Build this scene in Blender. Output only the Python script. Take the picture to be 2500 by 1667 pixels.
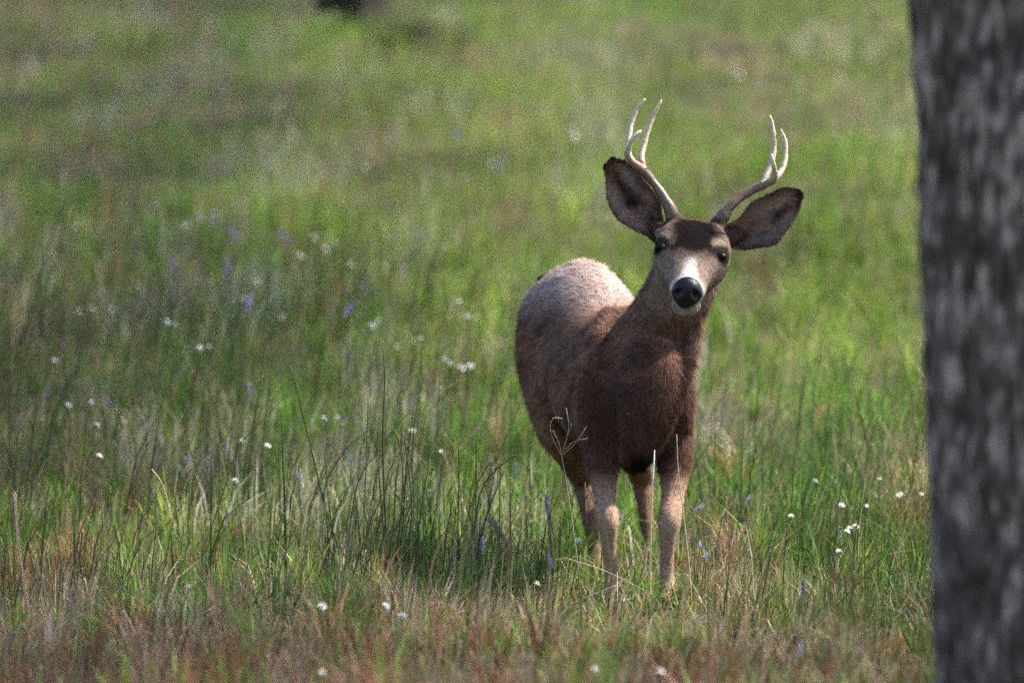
import bpy, bmesh, math, random
import numpy as np
from mathutils import Vector, Matrix
from mathutils.bvhtree import BVHTree

for o in list(bpy.data.objects):
    bpy.data.objects.remove(o)
scene = bpy.context.scene
C = scene.collection
R = math.radians
rng = np.random.default_rng(7)
random.seed(7)

# ------------------------------------------------------------------ camera
CAM_Z, PITCH, LENS, FOCUS = 1.70, R(-1.85), 300.0, 26.5
cam_d = bpy.data.cameras.new('camera')
cam_d.lens = LENS
cam_d.sensor_width = 36.0
cam_d.sensor_fit = 'HORIZONTAL'
cam_d.clip_start = 0.5
cam_d.clip_end = 2000
cam_d.dof.use_dof = True
cam_d.dof.focus_distance = FOCUS
cam_d.dof.aperture_fstop = 2.9
cam_d.dof.aperture_blades = 0
cam = bpy.data.objects.new('camera', cam_d)
cam.location = (0, 0, CAM_Z)
cam.rotation_euler = (math.pi / 2 + PITCH, 0, 0)
C.objects.link(cam)
scene.camera = cam

# ------------------------------------------------------------------ light
SUN_EL, SUN_AZ = R(51), R(79)          # azimuth from +Y (away from the camera) towards +X (right)
to_sun = Vector((math.sin(SUN_AZ) * math.cos(SUN_EL), math.cos(SUN_AZ) * math.cos(SUN_EL), math.sin(SUN_EL)))
world = bpy.data.worlds.new('World')
scene.world = world
world.use_nodes = True
wn = world.node_tree
bg = wn.nodes['Background']
sky = wn.nodes.new('ShaderNodeTexSky')
sky.sky_type = 'NISHITA'
sky.sun_disc = False
sky.sun_elevation = SUN_EL
sky.sun_rotation = SUN_AZ
wn.links.new(sky.outputs[0], bg.inputs[0])
bg.inputs[1].default_value = 0.095
sun_d = bpy.data.lights.new('sun', 'SUN')
sun_d.energy = 4.6
sun_d.angle = R(3.0)
sun_d.color = (1.0, 0.93, 0.82)
sun = bpy.data.objects.new('sun', sun_d)
sun.rotation_euler = (-to_sun).to_track_quat('-Z', 'Y').to_euler()
sun.location = (20, 30, 30)
C.objects.link(sun)
vs = scene.view_settings
vs.view_transform = 'Standard'
vs.look = 'None'
vs.exposure = 1.85
vs.gamma = 1.0
vs.use_curve_mapping = False
scene.cycles.use_denoising = False          # keep the sensor-like grain
scene.cycles.use_adaptive_sampling = True
scene.cycles.adaptive_threshold = 0.15
scene.cycles.adaptive_min_samples = 24
scene.cycles.max_bounces = 8
scene.cycles.transparent_max_bounces = 4

# ------------------------------------------------------------------ helpers
K = 36.0 / LENS / 2500.0
CP, SP = math.cos(PITCH), math.sin(PITCH)

def P(px, py, Y):
    """point at depth Y on the ray of photo pixel (px, py)"""
    a, b = (px - 1250) * K, (833.5 - py) * K
    r = (a, CP - SP * b, SP + CP * b)
    m = Y / r[1]
    return Vector((r[0] * m, Y, CAM_Z + r[2] * m))

def to_px(p):
    """world points (n,3) -> photo pixels"""
    d = np.asarray(p, float) - np.array([0, 0, CAM_Z])
    f = d[:, 1] * CP + d[:, 2] * SP
    u = -d[:, 1] * SP + d[:, 2] * CP
    return 1250 + d[:, 0] / f / K, 833.5 - u / f / K

def ground_z(x, y):
    x = np.asarray(x, float); y = np.asarray(y, float)
    s = np.logaddexp(0, (y - 27.5))
    z = 0.0757 * s
    far = 1 - np.exp(-((np.hypot(x - 0.4, y - 27.2)) / 3.0) ** 2)
    z = z + far * 0.035 * (np.sin(x * 1.7 + 0.6 * y) + 0.8 * np.sin(1.1 * y - 0.9 * x + 1.0) + 0.5 * np.sin(2.9 * x + 1.9 * y))
    return z

def gz(x, y):
    return float(ground_z(x, y))

def on_ground(px, py, h=0.0):
    """where the ray of a pixel comes down to h above the ground"""
    Y = 17.0
    while Y < 90:
        p = P(px, py, Y)
        if p.z <= gz(p.x, p.y) + h:
            break
        Y += 0.05
    return p

def vnoise(x, y, seed=0):
    """value noise in 0..1"""
    x = np.asarray(x, float); y = np.asarray(y, float)
    xi = np.floor(x).astype(np.int64); yi = np.floor(y).astype(np.int64)
    fx = x - xi; fy = y - yi
    fx = fx * fx * (3 - 2 * fx); fy = fy * fy * (3 - 2 * fy)
    def h(a, b):
        n = (a * 374761393 + b * 668265263 + seed * 1442695041) & 0x7fffffff
        n = ((n ^ (n >> 13)) * 1274126177) & 0x7fffffff
        return ((n ^ (n >> 16)) & 0xffff) / 65535.0
    return (h(xi, yi) * (1 - fx) + h(xi + 1, yi) * fx) * (1 - fy) + (h(xi, yi + 1) * (1 - fx) + h(xi + 1, yi + 1) * fx) * fy

def fbm(x, y, seed=0, o=3):
    t = 0; a = 0.5; n = 0
    for i in range(o):
        t = t + a * vnoise(np.asarray(x) * 2 ** i, np.asarray(y) * 2 ** i, seed + i * 17); n += a; a *= 0.5
    return t / n

def tag(o, label, cat, group=None):
    o['label'] = label; o['category'] = cat
    if group: o['group'] = group
    return o

def empty(name, loc):
    o = bpy.data.objects.new(name, None)
    o.location = loc
    o.empty_display_size = 0.1
    C.objects.link(o)
    return o

def add(name, me, mat=None, parent=None):
    """mesh given in world coordinates; kept in place under its parent"""
    o = bpy.data.objects.new(name, me)
    if mat and not me.materials: me.materials.append(mat)
    C.objects.link(o)
    if parent is not None:
        o.parent = parent
        o.location = -Vector(parent.location)
    return o

def mesh_np(name, verts, loops, sizes, cols=None, smooth=True, extra=None):
    me = bpy.data.meshes.new(name)
    verts = np.asarray(verts, np.float32); loops = np.asarray(loops, np.int32); sizes = np.asarray(sizes, np.int32)
    me.vertices.add(len(verts)); me.vertices.foreach_set('co', verts.ravel())
    me.loops.add(len(loops)); me.loops.foreach_set('vertex_index', loops)
    me.polygons.add(len(sizes))
    st = np.concatenate([[0], np.cumsum(sizes)[:-1]]).astype(np.int32)
    me.polygons.foreach_set('loop_start', st)
    me.polygons.foreach_set('loop_total', sizes)
    me.polygons.foreach_set('use_smooth', np.full(len(sizes), smooth))
    me.update(calc_edges=True)
    if cols is not None:
        a = me.attributes.new('col', 'FLOAT_COLOR', 'POINT')
        c = np.ones((len(verts), 4), np.float32); c[:, :3] = cols
        a.data.foreach_set('color', c.ravel())
    if extra is not None:
        for k, v in extra.items():
            a = me.attributes.new(k, 'FLOAT_VECTOR', 'POINT')
            a.data.foreach_set('vector', np.asarray(v, np.float32).ravel())
    return me

def tube_data(pts, rads, seg=8, squash=1.0):
    """a capped tapered tube along pts -> verts, faces"""
    pts = [Vector(p) for p in pts]
    vs_, fs = [], []
    ref = Vector((0, 0, 1))
    if abs((pts[-1] - pts[0]).normalized().dot(ref)) > 0.8: ref = Vector((0, 1, 0))
    for i, p in enumerate(pts):
        t = (pts[min(i + 1, len(pts) - 1)] - pts[max(i - 1, 0)]).normalized()
        a = t.cross(ref).normalized(); b = a.cross(t).normalized()
        r = rads[i]
        for k in range(seg):
            th = 2 * math.pi * k / seg
            vs_.append(p + a * (math.cos(th) * r) + b * (math.sin(th) * r * squash))
    n = len(pts)
    for i in range(n - 1):
        for k in range(seg):
            k2 = (k + 1) % seg
            fs.append((i * seg + k, i * seg + k2, (i + 1) * seg + k2, (i + 1) * seg + k))
    fs.append(tuple(range(seg))[::-1]); fs.append(tuple((n - 1) * seg + k for k in range(seg)))
    return vs_, fs

def resample(pts, n):
    """Catmull-Rom through tuples, n samples"""
    a = np.array(pts, float); m = len(a)
    if m == 2:
        t = np.linspace(0, 1, n)[:, None]
        return a[0] * (1 - t) + a[1] * t
    ext = np.vstack([2 * a[0] - a[1], a, 2 * a[-1] - a[-2]])
    out = []
    for u in np.linspace(0, m - 1 - 1e-9, n):
        i = int(u); f = u - i
        p0, p1, p2, p3 = ext[i], ext[i + 1], ext[i + 2], ext[i + 3]
        out.append(0.5 * (2 * p1 + (p2 - p0) * f + (2 * p0 - 5 * p1 + 4 * p2 - p3) * f * f + (3 * p1 - p0 - 3 * p2 + p3) * f ** 3))
    return np.array(out)

def pymesh(name, vs_, fs, smooth=True):
    me = bpy.data.meshes.new(name)
    me.from_pydata([tuple(v) for v in vs_], [], fs)
    if smooth:
        me.polygons.foreach_set('use_smooth', [True] * len(me.polygons))
    me.update()
    return me

# ------------------------------------------------------------------ materials
def mat_new(name):
    m = bpy.data.materials.new(name)
    m.use_nodes = True
    nt = m.node_tree
    return m, nt, nt.nodes['Principled BSDF'], nt.nodes['Material Output']

def leafy(name, color=None, trans=0.35, rough=0.55):
    """leaf: reflected plus transmitted light; colour from attribute 'col' or given"""
    m, nt, b, out = mat_new(name)
    N, L = nt.nodes, nt.links
    b.inputs['Roughness'].default_value = rough
    b.inputs['Specular IOR Level'].default_value = 0.25
    tr = N.new('ShaderNodeBsdfTranslucent')
    mix = N.new('ShaderNodeMixShader'); mix.inputs[0].default_value = trans
    if color is None:
        at = N.new('ShaderNodeAttribute'); at.attribute_name = 'col'; src = at.outputs['Color']
    else:
        ns = N.new('ShaderNodeTexNoise'); ns.inputs['Scale'].default_value = 40
        rp = N.new('ShaderNodeValToRGB')
        rp.color_ramp.elements[0].color = (*[c * 0.7 for c in color], 1)
        rp.color_ramp.elements[1].color = (*[min(1, c * 1.3) for c in color], 1)
        L.new(ns.outputs['Fac'], rp.inputs[0]); src = rp.outputs[0]
    L.new(src, b.inputs['Base Color']); L.new(src, tr.inputs['Color'])
    L.new(b.outputs[0], mix.inputs[1]); L.new(tr.outputs[0], mix.inputs[2]); L.new(mix.outputs[0], out.inputs[0])
    return m

M_grass = leafy('grass_blades', trans=0.38)
M_stalk = leafy('dark_green_stalk', (0.06, 0.075, 0.022), 0.15)
M_stalkb = leafy('brown_green_stalk', (0.075, 0.06, 0.03), 0.15)
M_straw = leafy('dry_straw', (0.42, 0.33, 0.22), 0.15)
M_white = leafy('white_petal', (0.74, 0.73, 0.70), 0.3)
M_purple = leafy('violet_petal', (0.22, 0.19, 0.38), 0.3)
M_yellow = leafy('flower_centre', (0.5, 0.4, 0.08), 0.1)

def coat_material(name, normal_attr=None, rough=0.75):
    m, nt, b, out = mat_new(name)
    N, L = nt.nodes, nt.links
    at = N.new('ShaderNodeAttribute'); at.attribute_name = 'col'
    tc = N.new('ShaderNodeTexCoord')
    ns = N.new('ShaderNodeTexNoise'); ns.inputs['Scale'].default_value = 90; ns.inputs['Detail'].default_value = 4
    mr = N.new('ShaderNodeMapRange'); mr.inputs[1].default_value = 0.25; mr.inputs[2].default_value = 0.75
    mr.inputs[3].default_value = 0.72; mr.inputs[4].default_value = 1.28
    mx = N.new('ShaderNodeMix'); mx.data_type = 'RGBA'; mx.blend_type = 'MULTIPLY'; mx.inputs[0].default_value = 1
    L.new(tc.outputs['Object'], ns.inputs['Vector']); L.new(ns.outputs['Fac'], mr.inputs[0])
    L.new(at.outputs['Color'], mx.inputs[6]); L.new(mr.outputs[0], mx.inputs[7])
    L.new(mx.outputs[2], b.inputs['Base Color'])
    b.inputs['Roughness'].default_value = rough
    b.inputs['Specular IOR Level'].default_value = 0.02
    b.inputs['Sheen Weight'].default_value = 0.0
    b.inputs['Sheen Roughness'].default_value = 0.4
    b.inputs['Sheen Tint'].default_value = (1, 0.9, 0.8, 1)
    if normal_attr:
        an = N.new('ShaderNodeAttribute'); an.attribute_name = normal_attr
        vt = N.new('ShaderNodeVectorTransform'); vt.vector_type = 'NORMAL'; vt.convert_from = 'OBJECT'; vt.convert_to = 'WORLD'
        L.new(an.outputs['Vector'], vt.inputs[0]); L.new(vt.outputs[0], b.inputs['Normal'])
    else:
        n2 = N.new('ShaderNodeTexNoise'); n2.inputs['Scale'].default_value = 260
        bp = N.new('ShaderNodeBump'); bp.inputs['Strength'].default_value = 0.4; bp.inputs['Distance'].default_value = 0.004
        L.new(tc.outputs['Object'], n2.inputs['Vector']); L.new(n2.outputs['Fac'], bp.inputs['Height']); L.new(bp.outputs[0], b.inputs['Normal'])
    return m

M_coat = coat_material('deer_coat')
M_hair = coat_material('deer_hair', 'surf_normal')

def simple(name, color, rough=0.6, spec=0.4, vary=0.25, scale=30, bump=0.0, stretch=None):
    m, nt, b, out = mat_new(name)
    N, L = nt.nodes, nt.links
    tc = N.new('ShaderNodeTexCoord')
    mp = N.new('ShaderNodeMapping')
    if stretch: mp.inputs['Scale'].default_value = stretch
    ns = N.new('ShaderNodeTexNoise'); ns.inputs['Scale'].default_value = scale; ns.inputs['Detail'].default_value = 5
    rp = N.new('ShaderNodeValToRGB')
    rp.color_ramp.elements[0].position = 0.3; rp.color_ramp.elements[1].position = 0.7
    rp.color_ramp.elements[0].color = (*[c * (1 - vary) for c in color], 1)
    rp.color_ramp.elements[1].color = (*[min(1, c * (1 + vary)) for c in color], 1)
    L.new(tc.outputs['Object'], mp.inputs[0]); L.new(mp.outputs[0], ns.inputs['Vector'])
    L.new(ns.outputs['Fac'], rp.inputs[0]); L.new(rp.outputs[0], b.inputs['Base Color'])
    b.inputs['Roughness'].default_value = rough
    b.inputs['Specular IOR Level'].default_value = spec
    if bump:
        bp = N.new('ShaderNodeBump'); bp.inputs['Strength'].default_value = bump; bp.inputs['Distance'].default_value = 0.003
        L.new(ns.outputs['Fac'], bp.inputs['Height']); L.new(bp.outputs[0], b.inputs['Normal'])
    return m

M_nose = simple('nose_leather', (0.0045, 0.004, 0.005), 0.38, 0.30, 0.3, 220, 0.5)
M_eye = simple('eye_gloss', (0.004, 0.003, 0.002), 0.30, 0.12, 0.2, 20)
M_hoof = simple('hoof_horn', (0.02, 0.016, 0.013), 0.5, 0.4, 0.3, 60)
M_soil = simple('meadow_soil', (0.055, 0.05, 0.025), 0.95, 0.1, 0.5, 3.0)
M_stump = simple('charred_wood', (0.022, 0.016, 0.015), 0.9, 0.2, 0.5, 14, 0.6)
M_needle = leafy('pine_needles', (0.035, 0.06, 0.02), 0.25)
def antler_material():
    m, nt, b, out = mat_new('antler_bone')
    N, L = nt.nodes, nt.links
    at = N.new('ShaderNodeAttribute'); at.attribute_name = 'col'
    tc = N.new('ShaderNodeTexCoord')
    ns = N.new('ShaderNodeTexNoise'); ns.inputs['Scale'].default_value = 130; ns.inputs['Detail'].default_value = 3
    mr = N.new('ShaderNodeMapRange'); mr.inputs[1].default_value = 0.3; mr.inputs[2].default_value = 0.7
    mr.inputs[3].default_value = 0.65; mr.inputs[4].default_value = 1.2
    mx = N.new('ShaderNodeMix'); mx.data_type = 'RGBA'; mx.blend_type = 'MULTIPLY'; mx.inputs[0].default_value = 1
    L.new(tc.outputs['Object'], ns.inputs['Vector']); L.new(ns.outputs['Fac'], mr.inputs[0])
    L.new(at.outputs['Color'], mx.inputs[6]); L.new(mr.outputs[0], mx.inputs[7]); L.new(mx.outputs[2], b.inputs['Base Color'])
    bp = N.new('ShaderNodeBump'); bp.inputs['Strength'].default_value = 0.55; bp.inputs['Distance'].default_value = 0.002
    L.new(ns.outputs['Fac'], bp.inputs['Height']); L.new(bp.outputs[0], b.inputs['Normal'])
    b.inputs['Roughness'].default_value = 0.45
    return m
M_antler = antler_material()

def bark_material():
    m, nt, b, out = mat_new('pine_bark')
    N, L = nt.nodes, nt.links
    tc = N.new('ShaderNodeTexCoord'); mp = N.new('ShaderNodeMapping')
    mp.inputs['Scale'].default_value = (1, 1, 0.28)
    n1 = N.new('ShaderNodeTexNoise'); n1.inputs['Scale'].default_value = 46; n1.inputs['Detail'].default_value = 4
    rp = N.new('ShaderNodeValToRGB')
    e = rp.color_ramp.elements
    e[0].position = 0.36; e[0].color = (0.034, 0.022, 0.019, 1)
    e[1].position = 0.66; e[1].color = (0.34, 0.272, 0.24, 1)
    x = e.new(0.52); x.color = (0.098, 0.071, 0.063, 1)
    L.new(tc.outputs['Object'], mp.inputs[0]); L.new(mp.outputs[0], n1.inputs['Vector'])
    n3 = N.new('ShaderNodeTexNoise'); n3.inputs['Scale'].default_value = 9; n3.inputs['Detail'].default_value = 3
    mp3 = N.new('ShaderNodeMapping'); mp3.inputs['Scale'].default_value = (1, 1, 0.55)
    L.new(tc.outputs['Object'], mp3.inputs[0]); L.new(mp3.outputs[0], n3.inputs['Vector'])
    ad = N.new('ShaderNodeMath'); ad.operation = 'MULTIPLY_ADD'; ad.inputs[1].default_value = 0.85
    mu = N.new('ShaderNodeMath'); mu.operation = 'MULTIPLY_ADD'; mu.inputs[1].default_value = 0.45; mu.inputs[2].default_value = -0.15
    L.new(n3.outputs['Fac'], mu.inputs[0]); L.new(n1.outputs['Fac'], ad.inputs[0]); L.new(mu.outputs[0], ad.inputs[2])
    L.new(ad.outputs[0], rp.inputs[0]); L.new(rp.outputs[0], b.inputs['Base Color'])
    n2 = N.new('ShaderNodeTexNoise'); n2.inputs['Scale'].default_value = 60; n2.inputs['Detail'].default_value = 4
    bp = N.new('ShaderNodeBump'); bp.inputs['Strength'].default_value = 0.8; bp.inputs['Distance'].default_value = 0.01
    L.new(mp.outputs[0], n2.inputs['Vector']); L.new(n2.outputs['Fac'], bp.inputs['Height']); L.new(bp.outputs[0], b.inputs['Normal'])
    b.inputs['Roughness'].default_value = 0.9
    b.inputs['Specular IOR Level'].default_value = 0.2
    return m
M_bark = bark_material()

# ------------------------------------------------------------------ ground
def build_ground():
    xs = np.concatenate([np.linspace(-160, -13, 22), np.linspace(-12, 12, 97), np.linspace(13, 160, 22)])
    ys = np.concatenate([np.linspace(-60, 13, 16), np.linspace(14, 75, 245), np.linspace(78, 320, 40)])
    X, Y = np.meshgrid(xs, ys)
    Z = ground_z(X, Y)
    v = np.stack([X, Y, Z], -1).reshape(-1, 3)
    nx, ny = len(xs), len(ys)
    i = (np.arange(ny - 1)[:, None] * nx + np.arange(nx - 1)[None]).ravel()
    f = np.stack([i, i + 1, i + nx + 1, i + nx], -1)
    me = mesh_np('ground', v, f.ravel(), np.full(len(f), 4))
    o = add('ground', me, M_soil)
    o['kind'] = 'structure'
build_ground()

# ------------------------------------------------------------------ grass
SUNG = [np.array(c) for c in ((0.086, 0.185, 0.022), (0.155, 0.238, 0.028), (0.052, 0.138, 0.022), (0.205, 0.258, 0.052))]
DRYG = [np.array(c) for c in ((0.30, 0.235, 0.150), (0.25, 0.155, 0.085), (0.17, 0.098, 0.064), (0.33, 0.28, 0.22), (0.29, 0.145, 0.055))]

def blades(x, y, h, w, lean, col, seed, la=None):
    """n grass blades of 5 verts each as one array set"""
    r = np.random.default_rng(seed)
    n = len(x)
    z = ground_z(x, y) - 0.01
    az = r.uniform(0, 2 * np.pi, n)
    # lean mostly to the right like the photo's stalks, with scatter
    if la is None: la = np.where(r.uniform(0, 1, n) < 0.6, r.normal(0.25, 1.0, n), r.uniform(0, 2 * np.pi, n))
    dx, dy = np.cos(la), np.sin(la)
    wx, wy = np.cos(az) * w * 0.5, np.sin(az) * w * 0.5
    b = np.stack([x, y, z], -1)
    W = np.stack([wx, wy, np.zeros(n)], -1)
    mid = b + np.stack([dx * lean * h * 0.35, dy * lean * h * 0.35, h * 0.55], -1)
    tip = b + np.stack([dx * lean * h, dy * lean * h, h * np.sqrt(np.maximum(0.15, 1 - (lean * 0.9) ** 2))], -1)
    V = np.stack([b - W, b + W, mid + W * 0.85, mid - W * 0.85, tip], 1).reshape(-1, 3)
    k = np.arange(n)[:, None] * 5
    loops = np.concatenate([k + 0, k + 1, k + 2, k + 3, k + 3, k + 2, k + 4], 1).ravel()
    sizes = np.tile([4, 3], n)
    cols = np.repeat(col, 5, 0)
    return V, loops, sizes, cols

def grass_colors(x, y, r, drybias=0.0):
    n = len(x)
    G = np.array(SUNG); D = np.array(DRYG)
    a = fbm(x * 0.6, y * 0.10, 3)
    b_ = fbm(x * 2.8, y * 0.50, 9)
    gi = np.clip((a * 1.3 + r.normal(0, 0.25, n)) * 3, 0, 2.999)
    i0 = gi.astype(int); f = (gi - i0)[:, None]
    order = [2, 0, 1, 3]
    GG = G[order]
    g = GG[i0] * (1 - f) + GG[np.minimum(i0 + 1, 3)] * f
    d = D[r.integers(0, 5, n)]
    near = np.clip((26.6 - y) / 2.6, 0, 1)
    d = d * (1 - np.array([0.36, 0.50, 0.50])[None] * np.clip((25.2 - y) / 1.5, 0, 1)[:, None])      # dry blades darker and redder towards the front
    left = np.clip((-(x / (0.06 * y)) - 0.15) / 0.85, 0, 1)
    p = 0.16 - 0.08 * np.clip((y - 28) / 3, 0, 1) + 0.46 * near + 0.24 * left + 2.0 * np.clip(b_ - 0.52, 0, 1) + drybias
    isd = r.uniform(0, 1, n) < p
    c = np.where(isd[:, None], d, g)
    tone = 0.52 + 0.98 * fbm(x * 1.6 + 7, y * 0.26, 31, 3)
    return c * r.uniform(0.7, 1.3, n)[:, None] * tone[:, None]

def scatter(y0, y1, dens, margin, r, clump=0.5):
    wmax = 0.062 * y1 + margin
    n = int((y1 - y0) * 2 * wmax * dens)
    x = r.uniform(-wmax, wmax, n); y = r.uniform(y0, y1, n)
    keep = np.abs(x) < 0.062 * y + margin
    cl = fbm(x * 2.2, y * 1.6, 21)
    keep &= r.uniform(0, 1, n) < (1 - clump) + clump * np.clip((cl - 0.3) * 2.5, 0, 1)
    return x[keep], y[keep]

def build_grass():
    parts = []
    r = np.random.default_rng(11)
    zones = [(17.0, 24.0, 900, 0.8), (24.0, 29.5, 1250, 0.6), (29.5, 36, 1100, 0.7), (36, 46, 750, 0.9), (46, 78, 330, 1.4)]
    for zi, (y0, y1, dens, mar) in enumerate(zones):
        x, y = scatter(y0, y1, dens, mar, r)
        n = len(x)
        hn = fbm(x * 0.9, y * 0.6, 5)
        h = (0.045 + 0.095 * hn) * r.lognormal(0, 0.38, n) * (1 + 0.25 * np.clip((y - 30) / 10, 0, 1))
        h = np.clip(h, 0.03, 0.30)
        clear = np.exp(-(((x - 0.42) / 0.45) ** 2 + ((y - 25.6) / 1.8) ** 2))
        h *= 1 - 0.62 * clear
        w = r.uniform(0.0026, 0.0066, n) * (1 + max(0, (y0 - 30)) * 0.035)
        lean = np.abs(r.normal(0.35, 0.5, n)); lean = np.clip(lean, 0, 0.97)
        parts.append(blades(x, y, h, w, lean, grass_colors(x, y, r), 100 + zi))
    # clumps: blades fanning out of one root
    for zi, (y0, y1, dens, mar, nb) in enumerate([(18.5, 24.0, 16, 0.6, 34), (24.0, 30.0, 26, 0.5, 42), (30, 40, 12, 0.6, 34)]):
        cx, cy = scatter(y0, y1, dens, mar, r, 0.3)
        nc = len(cx)
        ch = r.uniform(0.10, 0.27, nc) * (1 - 0.68 * np.exp(-(((cx - 0.42) / 0.5) ** 2 + ((cy - 25.5) / 1.8) ** 2)))
        crad = r.uniform(0.012, 0.045, nc); ctone = r.uniform(0.6, 1.35, nc)
        i = np.repeat(np.arange(nc), nb); n = len(i)
        a = r.uniform(0, 2 * np.pi, n); q = np.sqrt(r.uniform(0, 1, n))
        x = cx[i] + np.cos(a) * q * crad[i]; y = cy[i] + np.sin(a) * q * crad[i]
        h = ch[i] * r.uniform(0.45, 1.1, n)
        lean = np.clip(q * r.uniform(0.2, 1.1, n), 0, 0.97)
        cc0 = grass_colors(cx, cy, r)[i]
        own = grass_colors(x, y, r)
        c = np.where((r.uniform(0, 1, n) < 0.65)[:, None], cc0, own) * ctone[i][:, None]
        parts.append(blades(x, y, h, r.uniform(0.003, 0.008, n), lean, c, 500 + zi, a + r.normal(0, 0.4, n)))
    # sparse taller culms through the sward
    for zi, (y0, y1, dens, mar) in enumerate([(18.5, 24.2, 22, 0.6), (24.2, 31, 85, 0.5), (29, 40, 42, 0.6), (40, 60, 16, 1.0)]):
        x, y = scatter(y0, y1, dens, mar, r, 0.8)
        n = len(x)
        h = r.uniform(0.2, 0.56, n)
        clear = np.exp(-(((x - 0.42) / 0.5) ** 2 + ((y - 25.3) / 1.9) ** 2))
        h *= 1 - 0.5 * clear
        w = r.uniform(0.003, 0.0055, n)
        lean = np.clip(np.abs(r.normal(0.3, 0.28, n)), 0, 0.9)
        dark = np.array([[0.05, 0.062, 0.02], [0.085, 0.095, 0.03], [0.26, 0.2, 0.12], [0.07, 0.045, 0.025]])
        c = dark[r.choice(4, n, p=[0.35, 0.3, 0.2, 0.15])] * r.uniform(0.8, 1.2, n)[:, None]
        parts.append(blades(x, y, h, w, lean, c, 200 + zi))
    # darker rush stalks thickening towards the added pines' shade on the left
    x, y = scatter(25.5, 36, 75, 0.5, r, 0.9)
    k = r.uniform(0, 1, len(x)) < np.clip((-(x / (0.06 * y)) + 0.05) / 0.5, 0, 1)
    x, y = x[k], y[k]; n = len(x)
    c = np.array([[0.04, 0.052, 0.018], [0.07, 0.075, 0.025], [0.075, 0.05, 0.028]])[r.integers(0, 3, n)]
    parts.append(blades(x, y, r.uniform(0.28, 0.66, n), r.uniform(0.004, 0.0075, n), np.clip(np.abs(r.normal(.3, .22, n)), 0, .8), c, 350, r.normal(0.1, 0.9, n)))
    # pale flattened thatch, many short lying straws near the bottom of the view
    x, y = scatter(18, 28, 420, 0.6, r, 0.9)
    n = len(x)
    parts.append(blades(x, y, r.uniform(0.06, 0.2, n), r.uniform(0.002, 0.004, n), r.uniform(0.7, 1.0, n),
                        np.array(DRYG)[r.integers(0, 5, n)] * r.uniform(0.8, 1.5, n)[:, None], 300))
    # patches of pale seed heads scattered over the slope
    for zi, (y0, y1, dens) in enumerate([(27.5, 36, 420), (36, 46, 300), (46, 70, 170)]):
        x, y = scatter(y0, y1, dens, 0.8, r, 0.0)
        pn = fbm(x * 2.2, y * 0.42, 77, 2)
        k = r.uniform(0, 1, len(x)) < np.clip((pn - 0.63) * 5, 0, 1) * 0.8
        x, y = x[k], y[k]; n = len(x)
        c = np.array([[0.30, 0.29, 0.17], [0.36, 0.32, 0.25], [0.26, 0.27, 0.11]])[r.integers(0, 3, n)] * r.uniform(0.8, 1.2, n)[:, None]
        parts.append(blades(x, y, r.uniform(0.16, 0.30, n), r.uniform(0.005, 0.010, n) * (1 + max(0, y0 - 30) * .02), np.clip(np.abs(r.normal(.3, .3, n)), 0, .9), c, 400 + zi))
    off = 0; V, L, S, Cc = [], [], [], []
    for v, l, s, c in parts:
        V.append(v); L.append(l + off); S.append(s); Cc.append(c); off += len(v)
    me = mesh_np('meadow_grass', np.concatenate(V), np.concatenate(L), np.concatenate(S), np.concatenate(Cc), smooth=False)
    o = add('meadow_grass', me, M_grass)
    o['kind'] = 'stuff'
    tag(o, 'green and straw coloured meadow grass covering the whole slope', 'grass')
build_grass()

# ------------------------------------------------------------------ pine trees
def build_trunk_mesh(name, base, r0, height, lean, seed, fine):
    """furrowed trunk; fine = (zlo, zhi) range with dense rings"""
    na = 150 if fine else 24
    zs = np.concatenate([np.linspace(-0.3, 3.2, 260 if fine else 20), np.linspace(3.4, height, 26)])
    th = np.linspace(0, 2 * np.pi, na, endpoint=False)
    T, Z = np.meshgrid(th, zs)
    taper = r0 * np.clip(1 - Z / height, 0.04, 1) ** 0.75 * (1 + 0.16 * np.exp(-np.maximum(Z, 0) / 0.12))
    u = T / (2 * np.pi) * 22
    warp = vnoise(u * 0.5, Z * 2.2, seed) * 1.6
    def per(k, sx, sz, s):
        a = fbm((u + warp) * sx, Z * sz, s); b = fbm((u + warp - 22.0) * sx, Z * sz, s)
        m = np.clip((T - 1.7 * np.pi) / (0.3 * np.pi), 0, 1)
        return a * (1 - m) + b * m
    ridge = 1 - np.abs(per(0, 2.0, 3.4, seed + 1) * 2 - 1) * 2.2
    plates = per(1, 3.0, 9.0, seed + 5)
    disp = 0.020 * np.clip(ridge, -1, 1) + 0.012 * (plates - 0.5)
    rr = taper + disp * np.clip(1.2 - Z / height, 0.2, 1)
    bend = 0.03 * np.sin(Z * 0.7 + seed)
    X = base[0] + np.cos(T) * rr + lean[0] * Z + bend * (Z > 3)
    Yv = base[1] + np.sin(T) * rr + lean[1] * Z
    V = np.stack([X, Yv, base[2] + Z], -1).reshape(-1, 3)
    nz = len(zs)
    i = np.arange(nz - 1)[:, None] * na; k = np.arange(na)[None]; k2 = (k + 1) % na
    f = np.stack([i + k, i + k2, i + na + k2, i + na + k], -1).reshape(-1, 4)
    return mesh_np(name, V, f.ravel(), np.full(len(f), 4), smooth=True)

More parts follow.
